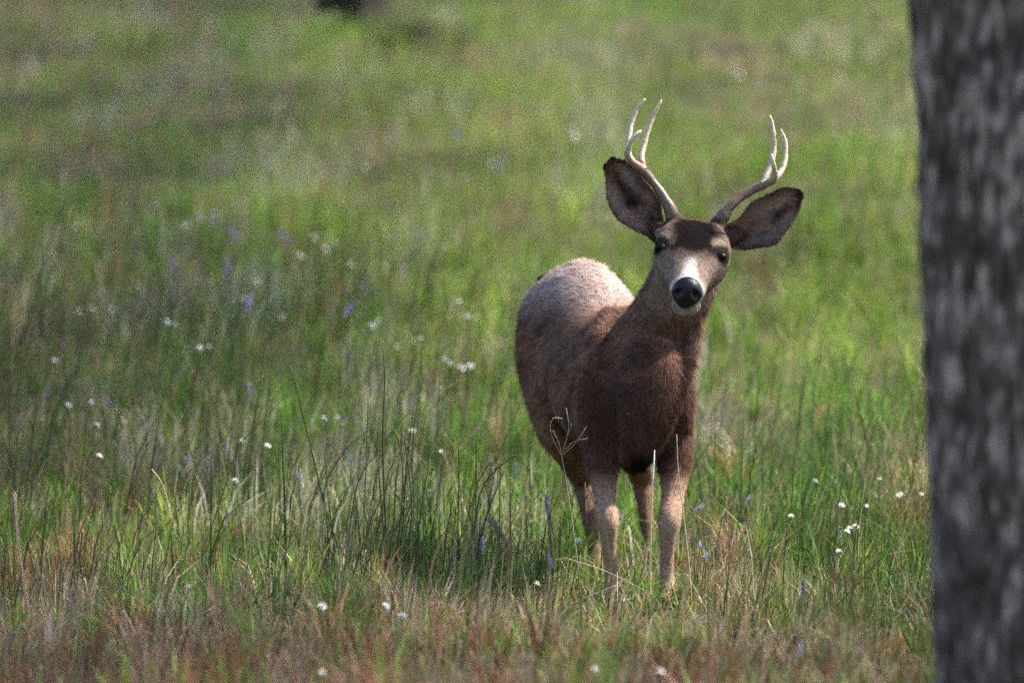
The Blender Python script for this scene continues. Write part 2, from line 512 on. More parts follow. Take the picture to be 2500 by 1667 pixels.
def build_pine(x, y, r0, height, lean, seed, label, fine=False, crown_from=0.45, spread=2.6, tufts=900, group=None):
    r = np.random.default_rng(seed)
    base = Vector((x, y, gz(x, y)))
    t = empty('pine_tree', base)
    tag(t, label, 'tree', group)
    add('trunk', build_trunk_mesh('trunk', base, r0, height, lean, seed, fine), M_bark, t)
    # limbs
    vs_, fs = [], []
    tips = []
    nl = 34
    for i in range(nl):
        f = crown_from + (0.98 - crown_from) * i / nl
        z = height * f
        ln = spread * (1 - (f - crown_from) / (1.02 - crown_from)) ** 0.7 * r.uniform(0.65, 1.15)
        a = i * 2.4 + r.uniform(-0.4, 0.4)
        p0 = base + Vector((lean[0] * z, lean[1] * z, z))
        d = Vector((math.cos(a), math.sin(a), 0))
        pts = [p0, p0 + d * ln * 0.4 + Vector((0, 0, 0.05 * ln)), p0 + d * ln * 0.75 + Vector((0, 0, 0.02)), p0 + d * ln + Vector((0, 0, 0.15 * ln))]
        v, fc = tube_data(pts, [0.035 + 0.02 * ln, 0.03, 0.018, 0.006], 5)
        o = len(vs_); vs_ += v; fs += [tuple(q + o for q in c) for c in fc]
        tips.append(pts)
    add('limbs', pymesh('limbs', vs_, fs), M_bark, t)['kind'] = 'stuff'
    # needle tufts
    V = []
    per = tufts // nl
    for pts in tips:
        for _ in range(per):
            u = r.uniform(0.25, 1.0); q = resample([tuple(p) for p in pts], 9)[int(u * 8)]
            c = q + r.normal(0, 0.22, 3) * np.array([1, 1, 0.6])
            for _k in range(12):
                d = r.normal(0, 1, 3); d /= np.linalg.norm(d); s = np.cross(d, r.normal(0, 1, 3)); s /= np.linalg.norm(s) + 1e-6
                L = r.uniform(0.12, 0.24)
                V += [c - s * 0.012, c + s * 0.012, c + d * L]
    V = np.array(V)
    add('crown', mesh_np('crown', V, np.arange(len(V)), np.full(len(V) // 3, 3), smooth=False), M_needle, t)
    return t

# the trunk that fills the right of the view: its base is below the frame
TY = 20.0
e_top = P(2211, 0, TY); e_bot = P(2304, 1667, TY)
leanx = (e_top.x - e_bot.x) / (e_top.z - e_bot.z)
TR = 0.33
bx = e_bot.x - leanx * (e_bot.z - 0) + TR * 0.985
build_pine(bx, TY, TR, 17.0, (leanx, 0.0), 4, 'thick furrowed grey pine trunk standing closest to the deer', fine=True)

# unseen pines added beside the meadow so their crowns shade its left side
shade_pine = build_pine(7.9, 25.0, 0.14, 17.0, (0.004, 0.003), 20, 'tall slender unseen pine added to shade the meadow', crown_from=0.62, spread=1.7, tufts=820, group='unseen pines added for shade')
def copy_thing(src, loc, rz, scale):
    c = src.copy(); C.objects.link(c); c.location = loc; c.rotation_euler = (0, 0, rz); c.scale = (1, 1, scale)
    for ch in src.children:
        d = ch.copy(); C.objects.link(d); d.parent = c
    return c
rp = random.Random(5)
yy = 22.2
while yy < 61:
    if not 27.6 < yy < 28.6 and abs(yy - 25.0) > 0.8:
        xx = (9.2 if yy < 24 else 7.9 - 0.016 * (yy - 25)) + rp.uniform(-.35, .35)
        if 28.6 <= yy < 30.5: xx = 6.9
        copy_thing(shade_pine, (xx, yy, gz(xx, yy)), rp.uniform(0, 6.3), rp.uniform(.97, 1.08))
    yy += 2.5

# ------------------------------------------------------------------ deer
def loft(rings):
    n = len(rings[0]); vs_, fs = [], []
    for rg in rings: vs_ += rg
    for i in range(len(rings) - 1):
        for k in range(n):
            k2 = (k + 1) % n
            fs.append((i * n + k, i * n + k2, (i + 1) * n + k2, (i + 1) * n + k))
    fs.append(tuple(range(n))[::-1]); fs.append(tuple((len(rings) - 1) * n + k for k in range(n)))
    return vs_, fs

def smooth_rings(rows, n):
    return resample(rows, n)

# head frame
HB = P(1694, 588, 26.50)
HN = P(1677, 716, 26.20)
H_AX = (HN - HB).normalized(); H_LEN = (HN - HB).length
roll = R(7.5)
side0 = Vector((math.cos(roll), 0, -math.sin(roll)))
H_UP = side0.cross(H_AX).normalized()
if H_UP.z < 0: H_UP = -H_UP
H_SD = H_AX.cross(H_UP).normalized()          # may point to either side
if H_SD.x < 0: H_SD = -H_SD

def build_deer():
    root = empty('deer', (0.40, 27.1, gz(0.40, 27.1)))
    tag(root, 'brown mule deer buck with forked antlers standing in the meadow facing forward', 'deer')
    vs_, fs = [], []
    def put(d):
        o = len(vs_); vs_.extend(d[0]); fs.extend([tuple(q + o for q in c) for c in d[1]])
    # torso: x, Y, top, bottom, half width
    rows = [(0.085, 27.97, 0.93, 0.78, 0.05), (0.115, 27.92, 0.992, 0.73, 0.105), (0.165, 27.82, 1.030, 0.66, 0.15), (0.225, 27.67, 1.058, 0.59, 0.170),
            (0.262, 27.52, 1.035, 0.53, 0.178), (0.288, 27.36, 0.955, 0.49, 0.182), (0.312, 27.18, 0.925, 0.46, 0.180), (0.348, 27.02, 0.925, 0.44, 0.168),
            (0.378, 26.88, 0.94, 0.435, 0.162), (0.40, 26.77, 0.90, 0.455, 0.145), (0.412, 26.70, 0.84, 0.50, 0.10), (0.418, 26.64, 0.77, 0.58, 0.05)]
    rr = smooth_rings(rows, 40)
    rings = []
    for i, (x, y, t, b, w) in enumerate(rr):
        j0, j1 = max(i - 1, 0), min(i + 1, len(rr) - 1)
        d = Vector((rr[j1][0] - rr[j0][0], rr[j1][1] - rr[j0][1], 0)).normalized()
        lat = Vector((-d.y, d.x, 0))
        cz = b + (t - b) * 0.52; ring = []
        for k in range(28):
            a = 2 * math.pi * k / 28
            s = math.sin(a)
            ww = w * (1 - 0.16 * max(0, s) ** 2)
            ring.append(Vector((x, y, cz)) + lat * (math.cos(a) * ww) + Vector((0, 0, s * ((t - cz) if s > 0 else (cz - b)))))
        rings.append(ring)
    put(loft(rings))
    def limb(rows, n=26, seg=16):
        a = smooth_rings(rows, n)
        put(tube_data([P(q[0], q[1], q[2]) for q in a], [max(0.006, q[3]) for q in a], seg))
    # neck, then the keel of the chest
    limb([(1565, 940, 26.82, .13), (1586, 860, 26.78, .135), (1612, 800, 26.70, .116), (1648, 735, 26.64, .108), (1672, 675, 26.60, .100), (1688, 615, 26.56, .092)])
    limb([(1604, 830, 26.70, .110), (1594, 920, 26.62, .105), (1578, 1000, 26.58, .084), (1560, 1080, 26.60, .056), (1548, 1128, 26.66, .046)])
    limb([(1704, 775, 26.60, .016), (1698, 830, 26.60, .020), (1682, 900, 26.585, .021), (1657, 970, 26.575, .020), (1628, 1035, 26.57, .019), (1603, 1090, 26.59, .016), (1592, 1125, 26.62, .012)], 20, 10)   # thin chest ridge, added to catch a line of sunlight
    limb([(1500, 770, 26.90, .045), (1470, 850, 26.80, .055), (1462, 930, 26.77, .050), (1475, 1010, 26.78, .05)], 16, 12)     # shoulder blade
    limb([(1655, 880, 26.84, .045), (1662, 960, 26.79, .045), (1660, 1050, 26.79, .04)], 12, 12)
    limb([(1400, 690, 27.60, .05), (1345, 790, 27.60, .06), (1330, 880, 27.58, .055), (1350, 980, 27.52, .05)], 16, 12)      # haunch
    # legs: px, py, depth, radius
    FL = [(1490, 880, 26.86, .095), (1478, 980, 26.84, .088), (1472, 1060, 26.84, .068), (1472, 1140, 26.80, .050), (1477, 1215, 26.74, .035), (1483, 1268, 26.69, .0365), (1486, 1308, 26.69, .0265),
          (1489, 1355, 26.70, .0225), (1494, 1405, 26.70, .022), (1499, 1440, 26.69, .027), (1502, 1463, 26.66, .022), (1503, 1478, 26.64, .024)]
    FR = [(1618, 880, 26.88, .095), (1632, 980, 26.85, .082), (1641, 1060, 26.84, .066), (1646, 1140, 26.80, .050), (1642, 1215, 26.74, .036), (1633, 1270, 26.69, .0375), (1631, 1312, 26.69, .0265),
          (1629, 1355, 26.70, .0225), (1628, 1405, 26.70, .022), (1629, 1440, 26.69, .027), (1630, 1463, 26.66, .022), (1631, 1478, 26.64, .024)]
    HL = [(1352, 790, 27.70, .115), (1346, 850, 27.68, .115), (1346, 930, 27.62, .098), (1366, 1040, 27.56, .076), (1398, 1108, 27.72, .056), (1421, 1165, 27.90, .040), (1430, 1210, 27.89, .030),
          (1439, 1270, 27.86, .0235), (1451, 1335, 27.83, .0225), (1458, 1365, 27.81, .027), (1462, 1383, 27.77, .022), (1464, 1396, 27.75, .024)]
    HR = [(1455, 790, 27.72, .115), (1468, 850, 27.70, .115), (1484, 930, 27.65, .098), (1512, 1040, 27.60, .075), (1548, 1108, 27.75, .052), (1567, 1165, 27.92, .039), (1573, 1210, 27.91, .030),
          (1579, 1270, 27.88, .0235), (1585, 1335, 27.85, .0225), (1588, 1365, 27.83, .027), (1590, 1383, 27.79, .022), (1591, 1396, 27.77, .024)]
    for L in (FL, FR, HL, HR): limb(L, 40, 16)
    # point of hip and line down to the tail
    limb([(1330, 712, 27.93, .035), (1375, 690, 27.80, .05), (1425, 672, 27.66, .05), (1470, 690, 27.55, .045)], 12, 12)
    # head rings: t, half width, up, down
    hr = [(-0.12, .06, .050, .05), (0.0, .092, .070, .075), (.13, .110, .076, .095), (.28, .118, .072, .108), (.40, .114, .062, .110), (.52, .094, .058, .102),
          (.66, .069, .050, .082), (.80, .060, .046, .068), (.90, .058, .043, .060), (.97, .047, .034, .048), (1.01, .028, .018, .028)]
    hh = smooth_rings(hr, 30); rings = []
    for t, w, u, d in hh:
        c = HB + H_AX * (t * H_LEN); ring = []
        for k in range(24):
            a = 2 * math.pi * k / 24; s = math.sin(a)
            ex = 0.56 + 0.44 * min(1, max(0, (t - .3) / .4)) if s > 0 else 1.0     # flat broad forehead, rounder muzzle
            ca = math.copysign(abs(math.cos(a)) ** ex, math.cos(a))
            ring.append(c + H_SD * (ca * w) + H_UP * (math.copysign(abs(s) ** ex, s) * (u if s > 0 else d)))
        rings.append(ring)
    put(loft(rings))
    limb([(1650, 742, 26.27, .022), (1662, 752, 26.25, .024), (1674, 755, 26.245, .024), (1688, 753, 26.25, .024), (1699, 744, 26.27, .022)], 10, 12)      # chin
    # brow ridges and cheek bones
    for px, py, Y in ((1624, 574, 26.44), (1753, 592, 26.44)):
        limb([(px - 14, py - 4, Y + .05, .018), (px, py, Y, .022), (px + 12, py + 4, Y + .02, .018)], 8, 10)
    # pedicles under the antlers, ear roots
    limb([(1655, 560, 26.50, .035), (1644, 530, 26.50, .024), (1640, 520, 26.5, .019)], 8, 10)
    limb([(1745, 570, 26.50, .035), (1757, 542, 26.50, .024), (1762, 532, 26.5, .019)], 8, 10)
    limb([(1640, 572, 26.54, .045), (1612, 560, 26.54, .030), (1590, 546, 26.54, .020)], 8, 10)
    limb([(1755, 585, 26.54, .045), (1786, 578, 26.54, .030), (1812, 570, 26.54, .020)], 8, 10)

    me = pymesh('body_rough', vs_, fs)
    bm = bmesh.new(); bm.from_mesh(me); bmesh.ops.recalc_face_normals(bm, faces=bm.faces[:]); bm.to_mesh(me); bm.free()
    tmp = bpy.data.objects.new('tmp_body', me); C.objects.link(tmp)
    m = tmp.modifiers.new('r', 'REMESH'); m.mode = 'VOXEL'; m.voxel_size = 0.0075
    s = tmp.modifiers.new('s', 'SMOOTH'); s.factor = 0.5; s.iterations = 6
    dg = bpy.context.evaluated_depsgraph_get()
    em = bpy.data.meshes.new_from_object(tmp.evaluated_get(dg))
    bpy.data.objects.remove(tmp)
    em.name = 'body'
    em.polygons.foreach_set('use_smooth', [True] * len(em.polygons))
    n = len(em.vertices)
    co = np.zeros(n * 3, np.float32); em.vertices.foreach_get('co', co); co = co.reshape(-1, 3).astype(float)

    def hd(c):
        d = c - np.array(HB)
        return d @ np.array(H_AX) / H_LEN, d @ np.array(H_UP), d @ np.array(H_SD)
    bvh = BVHTree.FromPolygons([tuple(v) for v in co], [tuple(p.vertices) for p in em.polygons])
    org = Vector((0, 0, CAM_Z))
    def surf(px, py):
        d = (P(px, py, 26.0) - org).normalized()
        h = bvh.ray_cast(org, d)
        return h[0], h[1]
    eyes = [surf(1609, 602), surf(1764, 625)]
    brow = [surf(1619, 577), surf(1757, 597)]

    def mixc(c, new, m):
        m = np.clip(m, 0, 1)[:, None]
        return c * (1 - m) + np.array(new) * m
    def sm(a, b, x):
        t = np.clip((x - a) / (b - a), 0, 1); return t * t * (3 - 2 * t)
    def pigment(c):
        x, y, z = c[:, 0], c[:, 1], c[:, 2]
        g = ground_z(x, y); hz = z - g
        nz = fbm(x * 14 + z * 5, y * 14 + z * 17, 40)
        streak = fbm(x * 30 + y * 10, z * 60 + y * 25, 45)
        col = np.tile(np.array([0.135, 0.074, 0.053]), (len(c), 1)) * (0.25 + 1.5 * nz)[:, None] * (0.6 + 0.8 * fbm(y * 5 + x * 3, z * 6, 48, 2))[:, None] * (0.85 + 0.3 * streak)[:, None]
        col = mixc(col, (0.33, 0.25, 0.225), sm(0.86, 1.00, z) * sm(26.95, 27.3, y) * 0.9)      # greyer back and croup, with the sunlit highlight put into the colour
        col = mixc(col, (0.058, 0.031, 0.024), sm(26.95, 26.7, y) * sm(0.86, 0.66, z) * sm(0.36, 0.5, z) * 0.85)  # breast darkened, part of its shade held in the colour
        col = mixc(col, (0.008, 0.006, 0.006), sm(0.075, 0.035, np.hypot(x - 0.408, (z - 0.43) * 0.8)) * sm(27.1, 26.9, y))   # black brisket
        col = mixc(col, (0.31, 0.205, 0.145), sm(0.42, 0.30, hz) * sm(27.3, 27.0, y) * 0.9)          # tan forelegs, lightened in colour as if sunlit
        col = mixc(col, (0.15, 0.092, 0.062), sm(0.40, 0.28, hz) * sm(27.0, 27.3, y) * 0.9)           # darker hind legs
        col = mixc(col, (0.25, 0.20, 0.16), sm(0.60, 0.5, z) * sm(27.2, 27.45, y) * sm(0.46, 0.5, z) * sm(0.20, 0.27, x) * 0.6)  # pale groin
        col = mixc(col, (0.150, 0.092, 0.070), sm(0.84, 0.98, z) * sm(26.95, 26.75, y) * 0.6)            # neck
        t, u, l = hd(c)
        al = np.abs(l)
        head = sm(26.62, 26.54, y) * sm(0.90, 0.96, z)
        col = mixc(col, np.array([0.20, 0.145, 0.118]), head * 0.9)
        col *= (1 + head * (nz - 0.5) * 0.5)[:, None]
        col = mixc(col, (0.008, 0.0055, 0.0055), head * sm(0.66, 0.46, t + 0.5 * al + 0.25 * (nz - 0.5)) * sm(0.0, 0.05, u) * sm(0.110, 0.045, al + 0.05 * (nz - 0.5)))      # dark forehead cap
        col = mixc(col, (0.07, 0.045, 0.036), head * sm(0.05, -0.05, t))
        col = mixc(col, (0.46, 0.42, 0.40), head * sm(0.54, 0.74, t) * sm(0.028, 0.002, al - 0.010 * sm(.68, .9, t)) * sm(-0.005, 0.015, u))   # white bridge
        col = mixc(col, (0.44, 0.40, 0.37), head * sm(0.88, 0.95, t))                                                  # white muzzle ring
        col = mixc(col, (0.17, 0.15, 0.125), head * sm(-0.030, -0.050, u) * sm(0.7, 0.8, t))        # pale chin greyed, its shading put into the colour
        for h in brow:
            if h[0] is None: continue
            d = np.linalg.norm((c - np.array(h[0])) * np.array([1, 1, 1.25]), axis=1)
            col = mixc(col, (0.26, 0.21, 0.155), sm(0.036, 0.012, d) * 0.85)
        for h in eyes:
            if h[0] is None: continue
            d = np.linalg.norm(c - np.array(h[0]), axis=1)
            col = mixc(col, (0.010, 0.007, 0.007), sm(0.046, 0.025, d * (1 + 0.25 * (nz - .5))) * 0.93)
        return np.clip(col, 0.004, 0.9)
    col = pigment(co)
    a = em.attributes.new('col', 'FLOAT_COLOR', 'POINT')
    cc = np.ones((n, 4), np.float32); cc[:, :3] = col; a.data.foreach_set('color', cc.ravel())
    em.materials.clear()
    body = add('body', em, M_coat, root)

    # hair: thin strands lying along the coat
    em.calc_loop_triangles()
    lt = np.zeros(len(em.loop_triangles) * 3, np.int32); em.loop_triangles.foreach_get('vertices', lt); lt = lt.reshape(-1, 3)
    nr = np.zeros(n * 3, np.float32); em.vertices.foreach_get('normal', nr); nr = nr.reshape(-1, 3).astype(float)
    A = co[lt]; area = 0.5 * np.linalg.norm(np.cross(A[:, 1] - A[:, 0], A[:, 2] - A[:, 0]), axis=1)
    r = np.random.default_rng(3)
    facing = 0.35 + 0.65 * (nr[lt].mean(1)[:, 1] < 0.25)
    headw = 1 + 2.0 * ((A[:, :, 1].mean(1) < 26.6) & (A[:, :, 2].mean(1) > 0.93))
    pr = area * facing * headw; pr /= pr.sum()
    ns = 110000
    ti = r.choice(len(lt), ns, p=pr)
    b1 = r.uniform(0, 1, ns); b2 = r.uniform(0, 1, ns); fl = b1 + b2 > 1; b1[fl] = 1 - b1[fl]; b2[fl] = 1 - b2[fl]
    T = co[lt[ti]]; NN = nr[lt[ti]]
    p = T[:, 0] * (1 - b1 - b2)[:, None] + T[:, 1] * b1[:, None] + T[:, 2] * b2[:, None]
    nn = NN[:, 0] * (1 - b1 - b2)[:, None] + NN[:, 1] * b1[:, None] + NN[:, 2] * b2[:, None]
    nn /= np.linalg.norm(nn, axis=1)[:, None] + 1e-9
    t_, u_, l_ = hd(p)
    hm = (sm(26.62, 26.54, p[:, 1]) * sm(0.90, 0.96, p[:, 2]))
    flow = np.tile(np.array([-0.25, 0.75, -0.75]), (ns, 1))
    flow = flow * (1 - hm)[:, None] + (-np.array(H_AX))[None] * hm[:, None]
    flow = flow + r.normal(0, 0.28, (ns, 3))
    flow -= nn * (flow * nn).sum(1)[:, None]; flow /= np.linalg.norm(flow, axis=1)[:, None] + 1e-9
    hz = p[:, 2] - ground_z(p[:, 0], p[:, 1])
    ln = np.where(hm > 0.5, 0.010, np.where(hz < 0.4, 0.012, 0.028)) * r.uniform(0.6, 1.3, ns)
    ln = np.where((hm > 0.5) & (t_ > 0.72), ln * 0.5, ln)
    lift = r.uniform(0.12, 0.45, ns)
    side = np.cross(nn, flow); wd = r.uniform(0.0008, 0.0019, ns)
    root_p = p - nn * 0.001
    tip = p + (flow + nn * lift[:, None]) * ln[:, None]
    V = np.stack([root_p + side * wd[:, None], root_p - side * wd[:, None], tip], 1).reshape(-1, 3)
    fa = p @ np.array([-0.23, 0.69, -0.69]); fb_ = p @ np.array([0.95, 0.30, 0.0]) + p[:, 2] * 0.7
    lock = fbm(fa * 28, fb_ * 150, 71, 2)          # locks of hair running with the coat
    pc = pigment(p) * (0.45 + 1.1 * lock)[:, None] * r.uniform(0.72, 1.32, ns)[:, None]
    keep = np.ones(ns, bool)
    for h in eyes:
        if h[0] is not None: keep &= np.linalg.norm(p - np.array(h[0]), axis=1) > 0.020
    ncp = np.array(HN)
    keep &= ~((t_ > 0.90) & (np.linalg.norm(p - ncp, axis=1) < 0.06))
    V = V.reshape(-1, 3, 3)[keep].reshape(-1, 3); pc = pc[keep]; nk = nn[keep]
    fur = mesh_np('hair', V, np.arange(len(V)), np.full(len(V) // 3, 3), np.repeat(pc, 3, 0), smooth=False, extra={'surf_normal': np.repeat(nk, 3, 0)})
    add('hair', fur, M_hair, root)['kind'] = 'stuff'

    # eyes
    for h in eyes:
        if h[0] is None: continue
        bm = bmesh.new(); bmesh.ops.create_uvsphere(bm, u_segments=20, v_segments=14, radius=0.022)
        c = Vector(h[0]) - Vector(h[1]) * 0.0085
        for v in bm.verts:
            v.co.z *= 0.72
            v.co += c
        me = bpy.data.meshes.new('eye'); bm.to_mesh(me); bm.free()
        me.polygons.foreach_set('use_smooth', [True] * len(me.polygons))
        add('eye', me, M_eye, root)
    # nose pad: broad above, narrow below, two comma nostrils pushed in
    bm = bmesh.new(); bmesh.ops.create_uvsphere(bm, u_segments=40, v_segments=28, radius=1.0)
    nc = P(1677, 713, 26.212)
    F = Vector((0, -1, 0)); F = (F + H_AX * 0.5).normalized(); Uv = (H_UP - F * H_UP.dot(F)).normalized(); Sv = F.cross(Uv).normalized()
    if Sv.x < 0: Sv = -Sv
    for v in bm.verts:
        l, f, u = v.co.x, -v.co.y, v.co.z
        wd = 0.0500 * (1 - 0.30 * max(0, -u) ** 1.2 - 0.10 * max(0, u))
        dent = 0
        for s in (-1, 1):
            dent += math.exp(-(((l - s * 0.56) / 0.17) ** 2 + ((u - 0.02 + 0.5 * (abs(l) - 0.56)) / 0.20) ** 2))
        groove = 0.10 * math.exp(-(l / 0.07) ** 2) * (1 if u < 0.2 else 0.2)
        ff = f * 0.034 * (1 - 0.75 * dent - groove) if f > 0 else f * 0.02
        v.co = nc + Sv * (l * wd) + Uv * (u * 0.050) + F * (ff + 0.012)
    me = bpy.data.meshes.new('nose'); bm.to_mesh(me); bm.free()
    me.polygons.foreach_set('use_smooth', [True] * len(me.polygons))
    add('nose', me, M_nose, root)
    # tail: short dark tipped
    a = smooth_rings([(1345, 680, 27.85, .016), (1332, 684, 27.84, .022), (1322, 694, 27.85, .022), (1314, 715, 27.89, .016), (1310, 745, 27.93, .006)], 14)
    v, f = tube_data([P(q[0], q[1], q[2]) for q in a], [q[3] for q in a], 10)
    me = pymesh('tail', v, f)
    add('tail', me, simple('tail_tip', (0.02, 0.017, 0.016), 0.9, 0.1, 0.4, 80), root)
    # hooves, two toes each
    for L, in ((FL,), (FR,), (HL,), (HR,)):
        q = L[-1]; top = P(q[0], q[1], q[2]); g = gz(top.x, top.y)
        h = None
        for s in (-1, 1):
            pts = [top + Vector((s * .011, .006, .012)), top + Vector((s * .014, -.012, -.5 * (top.z - g))), Vector((top.x + s * .016, top.y - .03, g - 0.004))]
            v, f = tube_data(pts, [.015, .019, .021], 10)
            add('hoof', pymesh('hoof', v, f), M_hoof, root)

    # ears
    def ear(outer, inner, Y0, flipy):
        nu, nv = 26, 15
        O = resample([(a[0], a[1]) for a in outer], nu); I = resample([(a[0], a[1]) for a in inner], nu)
        grid = []; cols = []
        for i in range(nu):
            s = i / (nu - 1)
            for j in range(nv):
                w = j / (nv - 1); q = O[i] * (1 - w) + I[i] * w
                cup = (1 - (2 * w - 1) ** 2)
                width = np.linalg.norm(O[i] - I[i]) * 1.27e-3
                roll_in = math.exp(-(s / 0.28) ** 2)
                Y = Y0 + 0.30 * width * cup * (1 + 0.6 * roll_in) - 0.035 * math.sin(s * math.pi * 0.5) + 0.02
                grid.append(P(q[0] + 2.5 * math.sin(s * 21 + j * .3) * abs(2 * w - 1) ** 3, q[1] + 2.0 * math.sin(s * 17) * abs(2 * w - 1) ** 3, Y))
                nzz = float(fbm(s * 8 + flipy * 5, w * 5 + s * 3, 60))
                edge = abs(2 * w - 1) ** 3
                c = np.array([0.165, 0.092, 0.074]) * max(0.12, 2.6 * nzz - 0.45)
                pale = math.exp(-(((w - 0.78) / 0.13) ** 2 + ((s - 0.55) / 0.30) ** 2)) + 0.6 * math.exp(-(((w - 0.2) / 0.1) ** 2 + ((s - 0.4) / 0.2) ** 2))
                c = c * (1 - 0.75 * min(1, pale)) + np.array([0.33, 0.27, 0.23]) * 0.75 * min(1, pale)
                rim = max(edge * 0.6, max(0, (s - 0.78) / 0.22)) ** 2
                c = c * (1 - 0.75 * rim) + np.array([0.06, 0.042, 0.036]) * 0.75 * rim
                cols.append(c)
        f = [(i * nv + j, i * nv + j + 1, (i + 1) * nv + j + 1, (i + 1) * nv + j) for i in range(nu - 1) for j in range(nv - 1)]
        V0 = np.array([tuple(p) for p in grid])
        # back shell, 5 mm behind
        V1 = V0 + np.array([0, 0.006, 0])
        nA = len(V0)
        fb = [tuple(q + nA for q in reversed(c)) for c in f]
        rimf = []
        bnd = [j for j in range(nv)] + [(i + 1) * nv + nv - 1 for i in range(nu - 1)] + [(nu - 1) * nv + j for j in range(nv - 2, -1, -1)] + [i * nv for i in range(nu - 2, 0, -1)]
        for k in range(len(bnd)):
            a_, b_ = bnd[k], bnd[(k + 1) % len(bnd)]
            rimf.append((b_, a_, a_ + nA, b_ + nA))
        F_ = f + fb + rimf
        me = mesh_np('ear', np.vstack([V0, V1]), np.array([q for c in F_ for q in c]), [4] * len(F_), np.vstack([cols, cols]))
        e = add('ear', me, M_coat, root)
        # fringe and inner hair
        r = np.random.default_rng(int(flipy) + 5); V = []; HC = []; HNm = []
        for k in range(5200):
            i = r.integers(0, nu - 1); j = r.integers(0, nv)
            if r.uniform() < 0.35: j = 0 if r.uniform() < 0.5 else nv - 1
            p = V0[i * nv + j] * (1 - (u := r.uniform())) + V0[(i + 1) * nv + j] * u
            ax = V0[min(i + 2, nu - 1) * nv + nv // 2] - V0[i * nv + nv // 2]; ax /= np.linalg.norm(ax) + 1e-9
            out = (V0[i * nv + j] - V0[i * nv + nv // 2]); out /= np.linalg.norm(out) + 1e-6
            d = ax * 0.8 + out * (0.5 if j in (0, nv - 1) else -0.1) + r.normal(0, 0.35, 3) + np.array([0, -0.35, 0]); d /= np.linalg.norm(d)
            s_ = np.cross(d, [0, -1, 0]); s_ /= np.linalg.norm(s_) + 1e-9
            Lh = r.uniform(0.004, 0.011)
            p = p + np.array([r.normal(0, .002), 0, r.normal(0, .002)])
            V += [p - s_ * .0009, p + s_ * .0009, p + d * Lh]
            HC += [cols[i * nv + j] * r.uniform(0.6, 1.5)] * 3; HNm += [[0, -1, 0.2]] * 3
        me = mesh_np('ear_hair', np.array(V), np.arange(len(V)), np.full(len(V) // 3, 3), np.array(HC), smooth=False, extra={'surf_normal': np.array(HNm)})
        o = add('ear_hair', me, M_hair, None); o.parent = e; o['kind'] = 'stuff'
    ear([(1600, 592), (1573, 570), (1535, 554), (1504, 529), (1483, 475), (1477, 422), (1481, 400), (1493, 388)],
        [(1622, 545), (1610, 500), (1588, 462), (1560, 428), (1540, 408), (1523, 397), (1508, 390), (1496, 388)], 26.51, 1.0)
    ear([(1788, 606), (1818, 607), (1852, 606), (1891, 594), (1917, 567), (1944, 518), (1957, 486), (1955, 474)],
        [(1768, 556), (1803, 533), (1833, 502), (1875, 475), (1900, 467), (1925, 463), (1942, 464), (1953, 469)], 26.51, 2.0)

    # antlers
    def antler(branches):
        vs_, fs, cs = [], [], []
        for pts in branches:
            a = smooth_rings(pts, 26)
            rad = []
            for k, q in enumerate(a):
                burr = 1 + 0.35 * math.exp(-((q[3] - .0155) / .0012) ** 2)
                rr_ = 1.14 * q[3] * burr * (1 + 0.07 * math.sin(k * 2.1) + 0.06 * math.sin(k * 5.3))
                rad.append(max(0.0018, rr_))
            v, f = tube_data([P(q[0], q[1], q[2]) for q in a], rad, 12)
            o = len(vs_); vs_ += v; fs += [tuple(x + o for x in c) for c in f]
            for q in a:
                tcl = np.clip((0.0128 - q[3]) / 0.0085, 0, 1) ** 1.2      # brown burr to ivory tip
                c = np.array([0.125, 0.072, 0.05]) * (1 - tcl) + np.array([0.68, 0.55, 0.41]) * tcl
                cs += [c] * 12
        me = mesh_np('antler', [tuple(v) for v in vs_], [q for c in fs for q in c], [len(c) for c in fs], np.array(cs))
        bm = bmesh.new(); bm.from_mesh(me); bmesh.ops.recalc_face_normals(bm, faces=bm.faces[:]); bm.to_mesh(me); bm.free()
        add('antler', me, M_antler, root)
    Ya = 26.50
    antler([
        [(1640, 536, Ya, .018), (1639, 519, Ya, .0155), (1628, 494, Ya, .0135), (1611, 467, Ya + .01, .0130), (1590, 440, Ya + .02, .0125), (1568, 415, Ya + .01, .0122), (1545, 397, Ya - .01, .0105),
         (1534, 384, Ya - .03, .0095), (1532, 370, Ya - .04, .0085), (1540, 348, Ya - .05, .0072), (1551, 331, Ya - .05, .0060), (1566, 319, Ya - .05, .0022)],
        [(1545, 396, Ya, .0085), (1533, 372, Ya + .02, .0085), (1534, 350, Ya + .05, .0080), (1538, 317, Ya + .07, .0076), (1545, 289, Ya + .08, .0070), (1556, 264, Ya + .08, .0058), (1575, 242, Ya + .07, .0020)],
        [(1572, 418, Ya + .01, .0115), (1566, 398, Ya + .02, .0110), (1566, 382, Ya + .03, .0095), (1571, 358, Ya + .05, .0084), (1578, 331, Ya + .06, .0076), (1588, 300, Ya + .07, .0070), (1600, 273, Ya + .07, .0058), (1615, 245, Ya + .06, .0020)],
    ])
